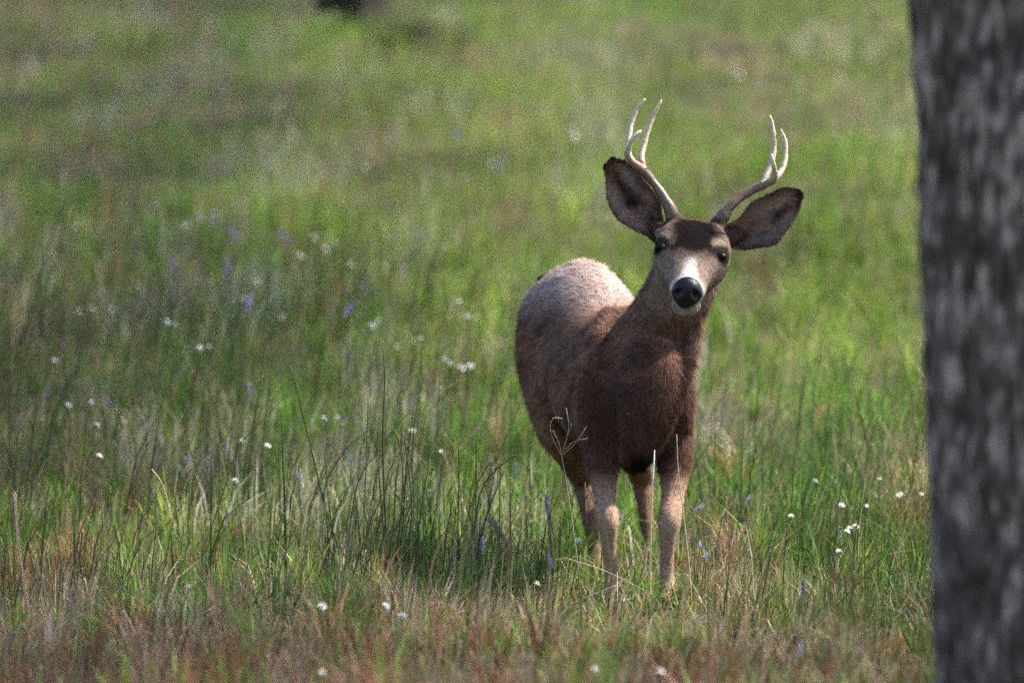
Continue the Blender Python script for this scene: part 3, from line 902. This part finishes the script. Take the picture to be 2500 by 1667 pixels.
    antler([
        [(1758, 548, Ya, .018), (1763, 531, Ya, .0155), (1782, 505, Ya, .0130), (1808, 483, Ya + .01, .0125), (1840, 462, Ya + .02, .0122), (1870, 450, Ya + .01, .0115), (1889, 438, Ya - .01, .0100),
         (1892, 421, Ya - .03, .0080), (1888, 400, Ya - .05, .0062), (1884, 376, Ya - .06, .0020)],
        [(1886, 444, Ya + .01, .0085), (1900, 428, Ya + .03, .0082), (1911, 411, Ya + .05, .0078), (1917, 385, Ya + .07, .0075), (1917, 354, Ya + .08, .0070), (1913, 335, Ya + .08, .0060), (1907, 317, Ya + .07, .0020)],
        [(1858, 454, Ya + .01, .0105), (1868, 436, Ya + .03, .0100), (1877, 413, Ya + .05, .0090), (1886, 385, Ya + .06, .0080), (1890, 359, Ya + .07, .0076), (1888, 328, Ya + .07, .0068), (1884, 300, Ya + .07, .0056), (1880, 283, Ya + .06, .0020)],
    ])
build_deer()

# ------------------------------------------------------------------ tussocks of rush stalks
def stalk_obj(parent, pts_px, Y, r0, mat, name='stalk', n=12, ground=True, dy=0.0):
    """polyline of photo pixels (top to bottom order free) at depth Y; lower end carried on down to the ground"""
    pts = [P(a, b, Y) for a, b in pts_px]
    pts.sort(key=lambda p: p.z) if ground else None
    if ground:
        b = pts[0]; d = (pts[1] - pts[0]); d = d / max(0.05, d.z)
        zb = gz(b.x, b.y) - 0.02
        if b.z > zb + 0.01:
            pts = [Vector((b.x - d.x * 0.35 * (b.z - zb), b.y, zb))] + pts
    # lean a little in depth, so the clump is not flat
    z0 = pts[0].z
    pts = [Vector((p.x, p.y + dy * (p.z - z0), p.z)) for p in pts]
    a = resample([tuple(p) for p in pts], n)
    rad = [r0 * (1 - 0.65 * k / (n - 1)) for k in range(n)]
    v, f = tube_data([Vector(q) for q in a], rad, 5)
    return add(name, pymesh(name, v, f), mat, parent)

def tussock(cx, cy, stalks, label, r0=0.0042, extra=10, hx=0.35, seed=0, spread=0.09, leafmat=None):
    p = on_ground(cx, cy)
    t = empty('rush_tussock', (p.x, p.y, gz(p.x, p.y)))
    tag(t, label, 'grass tussock', 'rush tussocks in the meadow')
    r = random.Random(seed)
    for s in stalks:
        stalk_obj(t, s, p.y + r.uniform(-.08, .08), r0 * r.uniform(0.75, 1.2), r.choice([M_stalk, M_stalk, M_stalkb]), dy=r.uniform(-.2, .2))
    for k in range(extra):
        a = r.uniform(0, 2 * math.pi); d = r.uniform(0, spread)
        x, y = p.x + math.cos(a) * d, p.y + math.sin(a) * d
        h = hx * r.uniform(0.5, 1.1); ln = r.uniform(0.05, 0.45); la = r.normalvariate(0.2, 1.3)
        z = gz(x, y) - 0.01
        q = [(x, y, z), (x + math.cos(la) * ln * h * .25, y + math.sin(la) * ln * h * .25, z + h * .5), (x + math.cos(la) * ln * h, y + math.sin(la) * ln * h, z + h * (1 - ln * .35))]
        a_ = resample(q, 8)
        v, f = tube_data([Vector(u) for u in a_], [r0 * 0.6 * (1 - .8 * i / 7) for i in range(8)], 4)
        add('blade', pymesh('blade', v, f), r.choice([M_stalk, leafmat or M_stalkb, M_stalk]), t)
    return t

tussock(930, 1440, [[(945, 1340), (937, 1169), (935, 1047), (940, 930), (935, 830)], [(937, 1300), (928, 1200), (925, 1120)], [(1000, 1330), (1006, 1232), (991, 1096), (984, 1055)],
                    [(1004, 1340), (1011, 1232), (1006, 1110), (1020, 973), (1042, 905)], [(895, 1360), (888, 1291), (893, 1144), (898, 949)], [(970, 1350), (985, 1180), (975, 1080), (955, 1030)],
                    [(880, 1340), (870, 1230), (850, 1130)], [(1015, 1360), (1030, 1230), (1050, 1120)]],
        'tall clump of dark upright rush stalks beside the broken pale straw', extra=26, seed=1, hx=0.30, spread=0.14)
tussock(810, 1430, [[(840, 1400), (825, 1330), (796, 1242), (771, 1135), (732, 973), (712, 890)], [(800, 1300), (791, 1193), (835, 1110), (874, 1071), (917, 1040)], [(815, 1330), (800, 1200), (790, 1080)],
                    [(850, 1330), (868, 1200), (900, 1130), (935, 1105)]],
        'leaning rush stalks crossing each other, one bowed far sideways', extra=16, seed=2, hx=0.28, spread=0.12)
tussock(1165, 1425, [[(1155, 1330), (1162, 1262), (1177, 1193), (1216, 1144), (1262, 1113)], [(1172, 1330), (1190, 1250), (1210, 1200), (1228, 1150)], [(1118, 1360), (1119, 1242), (1121, 1144), (1118, 1071)],
                     [(1150, 1340), (1160, 1200), (1195, 1130)]],
        'small rush tussock with bowed tips next to the curled pale leaf', extra=14, seed=3, hx=0.26)
tussock(1965, 1600, [[(1955, 1560), (2010, 1510), (2070, 1450), (2120, 1395), (2175, 1335)], [(1925, 1590), (1985, 1510), (2040, 1450), (2090, 1395)], [(2075, 1500), (2085, 1400), (2085, 1290)]],
        'rush tussock by the pine with long straight stalks slanting sideways', extra=12, seed=4, hx=0.24)
tussock(1850, 1560, [[(1835, 1520), (1860, 1430), (1885, 1350), (1900, 1305)], [(1845, 1530), (1870, 1420), (1890, 1330)], [(1775, 1500), (1776, 1420), (1773, 1375)]],
        'thin rush tussock between the deer and the pine', extra=10, seed=5, hx=0.22)
tussock(640, 1290, [[(649, 1230), (639, 1135), (644, 1071), (650, 985)], [(612, 1100), (627, 997), (643, 878), (660, 800)], [(640, 1130), (655, 960), (668, 850)], [(600, 1130), (615, 1040), (640, 915)]],
        'narrow upright rush tussock among violet flowers', extra=12, seed=6, hx=0.32)
tussock(480, 1260, [[(495, 1210), (481, 1154), (453, 1049), (428, 982)], [(430, 1190), (452, 1130), (500, 1070)], [(470, 1180), (500, 1100), (560, 1030)]],
        'low rush tussock with one stalk leaning back', extra=12, seed=7, hx=0.26)
tussock(45, 930, [[(38, 897), (88, 725), (126, 584), (149, 500)], [(125, 760), (135, 690), (149, 614), (165, 476)], [(100, 800), (120, 690), (160, 560)]],
        'tall out of focus rush stalks in the shaded part of the meadow', extra=10, seed=8, hx=0.35, r0=0.006)
tussock(392, 850, [[(383, 800), (398, 706), (432, 660), (451, 553)], [(392, 800), (415, 720), (440, 640)], [(410, 830), (420, 740), (455, 640)]],
        'bent brown rush stalks behind a pair of white flowers', extra=8, seed=9, hx=0.3, r0=0.0065)
tussock(140, 1130, [[(125, 1080), (145, 1000), (165, 935), (178, 890)], [(150, 1060), (165, 960), (190, 880)], [(110, 1090), (118, 990), (140, 900)]],
        'rush tussock beside three white flowers in the shaded grass', extra=10, seed=10, hx=0.3)
tussock(350, 1110, [[(340, 1050), (360, 960), (383, 905)], [(350, 1060), (375, 970), (415, 850)], [(365, 1080), (400, 960), (440, 860)]],
        'rush tussock with curved stalks in the shaded grass', extra=12, seed=11, hx=0.32)
tussock(850, 690, [[(845, 690), (845, 600), (846, 500)], [(855, 690), (858, 620), (870, 540)]],
        'blurred thin rush stalks on the sunny slope', extra=6, seed=12, hx=0.3, r0=0.006)
tussock(1935, 650, [[(1935, 640), (1938, 560), (1948, 470)], [(1925, 640), (1925, 560), (1920, 500)]],
        'blurred thin rush stalks on the slope behind the right ear', extra=6, seed=13, hx=0.3, r0=0.006)
tussock(1020, 120, [[(1000, 120), (1000, 90), (990, 60)], [(1030, 120), (1050, 90), (1080, 70)]],  # thick dark stalks packed into one dark patch
        'dark green stalks forming a dark patch below the dark stump', extra=150, seed=14, hx=0.24, r0=0.012, spread=0.34, leafmat=M_stalk)

# ------------------------------------------------------------------ dry straws
def straw(name, pts, Y, r0, label, mat=None, ground=False, n=16, cat='dry stalk'):
    v3 = [P(a, b, Y if not isinstance(Y, (list, tuple)) else Y[i]) for i, (a, b) in enumerate(pts)]
    base = min(v3, key=lambda p: p.z)
    t = empty(name, (base.x, base.y, gz(base.x, base.y)))
    tag(t, label, cat)
    a = resample([tuple(p) for p in v3], n)
    v, f = tube_data([Vector(q) for q in a], [r0 * (1 - 0.5 * k / (n - 1)) for k in range(n)], 6)
    add('stem', pymesh('stem', v, f), mat or M_straw, t)
    return t

t = straw('dry_stalk', [(775, 1452), (825, 1420), (862, 1396), (884, 1379), (889, 1360), (893, 1342)], 26.6, .0036, 'broken pale straw bent upward at its end, lying beside the tall rush clump')
t = straw('dry_stalk', [(1370, 1490), (1405, 1470), (1450, 1450), (1505, 1428)], 26.2, .0036, 'pale straw slanting across the near foreleg of the deer')
t = straw('dry_stalk', [(1372, 1360), (1440, 1380), (1510, 1408), (1595, 1452)], 26.25, .0022, 'thin pale straw crossing both front legs of the deer')
t = straw('dry_stalk', [(1586, 1500), (1588, 1380), (1590, 1250), (1593, 1180), (1598, 1098)], 26.25, .0024, 'upright pale straw with whitish tip in front of the deer breast')
pp = [P(1592, 1190, 26.25), P(1594, 1160, 26.25), P(1597, 1120, 26.25), P(1598, 1098, 26.25)]
v, f = tube_data(pp, [.0016, .0026, .0026, .0012], 6); add('seed_head', pymesh('seed_head', v, f), M_white, t)
t = straw('dry_stalk', [(1690, 1500), (1682, 1380), (1668, 1250), (1656, 1150), (1652, 1060)], 26.2, .0024, 'tall thin straw standing in front of the deer shoulder')
t = straw('dry_stalk', [(1420, 1470), (1405, 1330), (1385, 1190), (1371, 1112)], 26.15, .0016, 'dry grass panicle spread in front of the deer flank', cat='dry grass')
for br in ([(1371, 1112), (1350, 1070), (1343, 1040), (1352, 1020), (1374, 1022)], [(1371, 1112), (1366, 1085), (1350, 1050)], [(1372, 1108), (1386, 1060), (1388, 1030), (1382, 995)],
           [(1373, 1108), (1400, 1078), (1435, 1070)], [(1374, 1112), (1410, 1075), (1432, 1040)], [(1386, 1060), (1395, 1040), (1393, 1032)]):
    a = resample([tuple(P(q[0], q[1], 26.15)) for q in br], 9)
    v, f = tube_data([Vector(q) for q in a], [.0010, .0009, .0009, .0009, .0009, .0010, .0014, .0018, .0007], 5)
    add('panicle_branch', pymesh('panicle_branch', v, f), M_straw, t)
t = straw('curled_leaf', [(1192, 1262), (1215, 1290), (1235, 1325), (1246, 1362), (1243, 1400)], 26.9, .010, 'curled pale brown dead leaf standing beside the small tussock', M_stalkb if False else leafy('dead_leaf', (0.26, 0.19, 0.15), 0.2), cat='dead leaf')
straw('dry_stalk', [(1795, 1590), (1830, 1500), (1850, 1450), (1866, 1405)], 26.3, .0034, 'pale straw leaning along the thin tussock beyond the deer')
straw('dry_stalk', [(2190, 1612), (2230, 1609), (2275, 1608)], 24.3, .003, 'short pale straw lying level at the foot of the pine')
straw('dry_stalk', [(1110, 1606), (1130, 1600), (1160, 1594), (1195, 1598)], 24.6, .0034, 'orange brown straw lying level in the trodden grass', leafy('orange_straw', (0.40, 0.22, 0.09), 0.2))
straw('dry_stalk', [(35, 1200), (45, 1330), (60, 1430), (75, 1520)], 24.0, .0034, 'long pale upright straw in the shaded foreground grass')
straw('dry_stalk', [(370, 1145), (392, 1175), (408, 1220), (416, 1270)], 26.2, .003, 'arched pale straw under the bluish flower')
straw('dry_stalk', [(300, 1490), (320, 1525), (335, 1560)], 24.4, .003, 'short curved straw low in the shaded foreground')

# ------------------------------------------------------------------ flowers
def flower_proto(kind):
    """meshes around the origin at the head, built once per kind"""
    out = {}
    if kind == 'white':
        vs_, fs = [], []
        for ring, (np_, rr, tilt) in enumerate(((9, 0.0105, 0.15), (8, 0.0105, 0.75), (5, 0.010, 1.25))):
            for k in range(np_):
                a = 2 * math.pi * k / np_ + ring * .3
                d = Vector((math.cos(a), math.sin(a), 0)); s = Vector((-d.y, d.x, 0)); u = Vector((0, 0, 1))
                o = len(vs_)
                e = d * math.cos(tilt) + u * math.sin(tilt)
                vs_ += [d * .002 - s * .0015, d * .002 + s * .0015, e * rr * .7 + s * .0036, e * rr, e * rr * .7 - s * .0036]
                fs += [(o, o + 1, o + 2, o + 3, o + 4)]
        out['petals'] = pymesh('petals', vs_, fs, False)
        bm = bmesh.new(); bmesh.ops.create_icosphere(bm, subdivisions=1, radius=.0042)
        for v in bm.verts: v.co.z = v.co.z * .7 + .002
        me = bpy.data.meshes.new('centre'); bm.to_mesh(me); bm.free(); out['centre'] = me
        out['petals'].materials.append(M_white); out['centre'].materials.append(M_yellow)
    else:
        vs_, fs = [], []
        r = random.Random(4)
        for k in range(34):                       # spike of small lipped florets
            z = -0.022 + 0.05 * (k / 33); a = k * 2.4
            rr = 0.0105 * (1 - 0.6 * max(0, z / 0.03)) * r.uniform(.8, 1.1)
            d = Vector((math.cos(a), math.sin(a), .35)).normalized(); s = Vector((-d.y, d.x, 0)).normalized()
            c = Vector((0, 0, z)); o = len(vs_)
            vs_ += [c, c + d * rr * .6 + s * .0035, c + d * rr + Vector((0, 0, .002)), c + d * rr * .6 - s * .0035]
            fs += [(o, o + 1, o + 2, o + 3)]
        out['florets'] = pymesh('florets', vs_, fs, False); out['florets'].materials.append(M_purple)
    return out
PROTO = {k: flower_proto(k) for k in ('white', 'purple')}

OWN = {  # flowers that something nearby sets apart
    (740, 1393): 'white flower just below the broken pale straw', (885, 1393): 'big white flower in front of the tall rush clump', (1233, 1343): 'white flower in front of the small bowed tussock',
    (1012, 1040): 'lone white flower between the tall rush clump and the small bowed tussock', (948, 990): 'white flower half hidden among the stalks of the tall rush clump',
    (744, 962): 'one of two white flowers side by side above the leaning rush stalks', (776, 962): 'one of two white flowers side by side above the leaning rush stalks',
    (383, 740): 'one of two white flowers nearly touching by the bent brown stalks', (402, 748): 'one of two white flowers nearly touching by the bent brown stalks',
    (180, 718): 'one of three white flowers in a row in the shaded grass', (212, 712): 'one of three white flowers in a row in the shaded grass', (258, 713): 'one of three white flowers in a row in the shaded grass',
    (2062, 1141): 'one of two touching white flowers close to the pine', (2069, 1137): 'one of two touching white flowers close to the pine', (2118, 1138): 'white flower right beside the pine trunk',
    (1330, 1243): 'white flower beside the hind leg of the deer', (1945, 1222): 'one of three clustered pale flowers by the violet one', (1952, 1215): 'one of three clustered pale flowers by the violet one', (1965, 1210): 'one of three clustered pale flowers by the violet one',
    (1020, 828): 'one of a dense white flower cluster on the slope beside the deer', (1035, 838): 'one of a dense white flower cluster on the slope beside the deer', (1060, 845): 'one of a dense white flower cluster on the slope beside the deer', (1080, 842): 'one of a dense white flower cluster on the slope beside the deer',
    (428, 1055): 'bluish flower above the arched pale straw', (397, 612): 'violet flower at the top of the bent brown stalks', (808, 1057): 'violet flower among the leaning rush stalks',
    (938, 930): 'violet flower at mid height behind the tall rush clump', (1610, 1250): 'one of two dark violet flowers beside the right foreleg', (1620, 1276): 'one of two dark violet flowers beside the right foreleg',
    (1185, 1080): 'pale violet spike over the bowed tips of the small tussock', (1425, 1190): 'violet flower seen between the legs of the deer', (1925, 1222): 'violet flower beside three clustered pale flowers',
    (1107, 1250): 'violet flower at the foot of the small bowed tussock', (1253, 1140): 'one of three violet blooms close together behind the forelegs', (1256, 1160): 'one of three violet blooms close together behind the forelegs', (1260, 1182): 'one of three violet blooms close together behind the forelegs'}
def flower(kind, px, py, h, label, group, scale=1.0, seed=0):
    label = OWN.get((round(px / S), round(py / S)), label)
    r = random.Random(seed * 31 + int(px) * 7 + int(py))
    p = on_ground(px, py, h)
    g = gz(p.x, p.y)
    root = empty(kind.replace('purple', 'violet') + '_flower', (p.x, p.y, g))
    tag(root, label, 'flower', group)
    H = max(0.03, p.z - g)
    bx_, by_ = r.uniform(-.04, .04) * H / .2, r.uniform(-.04, .04) * H / .2
    a = resample([(p.x + bx_, p.y + by_, g - .01), (p.x + bx_ * .6, p.y + by_ * .6, g + H * .5), (p.x, p.y, p.z)], 6)
    v, f = tube_data([Vector(q) for q in a], [.0016] * 5 + [.0012], 4)
    add('stem', pymesh('stem', v, f), M_stalk, root)
    for nm, me in PROTO[kind].items():
        o = bpy.data.objects.new(nm, me); C.objects.link(o); o.parent = root
        o.location = (0, 0, H)
        o.rotation_euler = (r.uniform(-.2, .9), r.uniform(-.4, .4), r.uniform(0, 6.3))
        o.scale = (scale,) * 3
    return root

S = 1.063
W_far = [(180, 718), (212, 712), (258, 713), (650, 730), (1055, 697), (1075, 730), (912, 800), (1035, 838), (855, 750), (460, 500), (720, 548), (770, 560), (748, 575), (805, 610), (590, 650),
         (965, 780), (1080, 842), (1310, 300), (1680, 160), (840, 388), (1060, 845), (1020, 828), (480, 800), (430, 520), (560, 690), (690, 590), (870, 740), (1130, 380), (1320, 315), (1700, 175), (1930, 180)]
W_mid = [(125, 830), (157, 932), (211, 926), (222, 978), (228, 1048), (744, 962), (776, 962), (948, 990), (1012, 1040), (986, 1130), (556, 1015), (615, 1025), (383, 740), (402, 748), (540, 1105), (460, 800)]
W_near = [(740, 1393), (885, 1393), (740, 1548), (1233, 1343), (1365, 1540), (1517, 1545), (925, 1415), (432, 1350)]
W_right = [(2021, 1103), (2062, 1141), (2069, 1137), (2118, 1138), (1933, 1162), (1990, 1165), (1873, 1107), (1817, 1187), (1927, 1268), (1952, 1215), (1945, 1222), (1965, 1210), (1330, 1243)]
for k, (a, b) in enumerate(W_far):
    flower('white', a * S, b * S, 0.18, 'soft white flower head on the far sunny slope', 'white flowers on the far slope', 1.5, k)
for k, (a, b) in enumerate(W_mid):
    flower('white', a * S, b * S, 0.26, 'small white flower head among the rush tussocks', 'white flowers among the tussocks', 1.25, 50 + k)
for k, (a, b) in enumerate(W_near):
    flower('white', a * S, b * S, 0.15, 'low white flower in the trodden foreground grass', 'white flowers in the foreground grass', 1.3, 90 + k)
for k, (a, b) in enumerate(W_right):
    flower('white', a * S, b * S, 0.20, 'small white flower between the deer and the pine trunk', 'white flowers beside the pine', 1.25, 130 + k)
V_far = [(538, 540), (397, 612), (655, 545), (490, 505), (195, 95), (800, 712), (520, 625), (570, 700), (1145, 380), (1050, 310)]
V_mid = [(108, 910), (255, 925), (572, 890), (428, 1055), (521, 1030), (685, 1090), (808, 1057), (938, 930), (575, 905), (1010, 1110), (150, 800)]
V_deer = [(1185, 1080), (1253, 1140), (1256, 1160), (1260, 1182), (1425, 1190), (1107, 1250), (1265, 1290)]
V_right = [(1610, 1250), (1620, 1276), (1716, 1148), (1605, 1165), (1675, 1250), (1840, 1362), (1838, 1492), (1925, 1222), (1850, 1345)]
for k, (a, b) in enumerate(V_far):
    flower('purple', a * S, b * S, 0.22, 'blurred violet flower spike on the far slope', 'violet flowers on the far slope', 1.6, 200 + k)
for k, (a, b) in enumerate(V_mid):
    flower('purple', a * S, b * S, 0.28, 'small violet flower spike among the rush tussocks', 'violet flowers among the tussocks', 0.75, 230 + k)
for k, (a, b) in enumerate(V_deer):
    flower('purple', a * S, b * S, 0.26, 'pale violet flower spike by the hind leg of the deer', 'violet flowers by the hind leg', 0.85, 260 + k)
for k, (a, b) in enumerate(V_right):
    flower('purple', a * S, b * S, 0.18, 'violet flower spike in the grass between the deer and the pine', 'violet flowers beside the pine', 0.75, 290 + k)

# ------------------------------------------------------------------ stump at the top of the slope
def build_stump():
    p = on_ground(893, 66)
    g = gz(p.x, p.y)
    t = empty('tree_stump', (p.x, p.y, g))
    tag(t, 'dark weathered stump on the far slope at the top of the meadow', 'stump')
    vs_, fs = [], []
    r = random.Random(2)
    na, zs = 22, [-.1, 0, .05, .12, .25, .4, .55, .6]
    for z in zs:
        for k in range(na):
            a = 2 * math.pi * k / na
            rad = (0.135 + .06 * math.exp(-max(z, 0) / .06)) * (1 + .16 * math.sin(3 * a + z * 4) + .10 * math.sin(7 * a + 1)) * (.96 if z < .58 else .7)
            vs_.append(Vector((p.x + math.cos(a) * rad, p.y + math.sin(a) * rad, g + z + (r.uniform(-.04, .05) if z > .5 else 0))))
    for i in range(len(zs) - 1):
        for k in range(na):
            k2 = (k + 1) % na; fs.append((i * na + k, i * na + k2, (i + 1) * na + k2, (i + 1) * na + k))
    fs.append(tuple((len(zs) - 1) * na + k for k in range(na)))
    add('bole', pymesh('bole', vs_, fs), M_stump, t)
    for q0, q1, q2 in (((-.03, 0, .16), (-.17, -.02, .17), (-.32, -.04, .13)), ((.06, 0, .02), (.18, -.06, .01), (.26, -.1, -.03))):
        pts = [Vector((p.x + q[0], p.y + q[1], g + q[2])) for q in (q0, q1, q2)]
        v, f = tube_data(pts, [.08, .07, .05], 8); add('root', pymesh('root', v, f), M_stump, t)
build_stump()
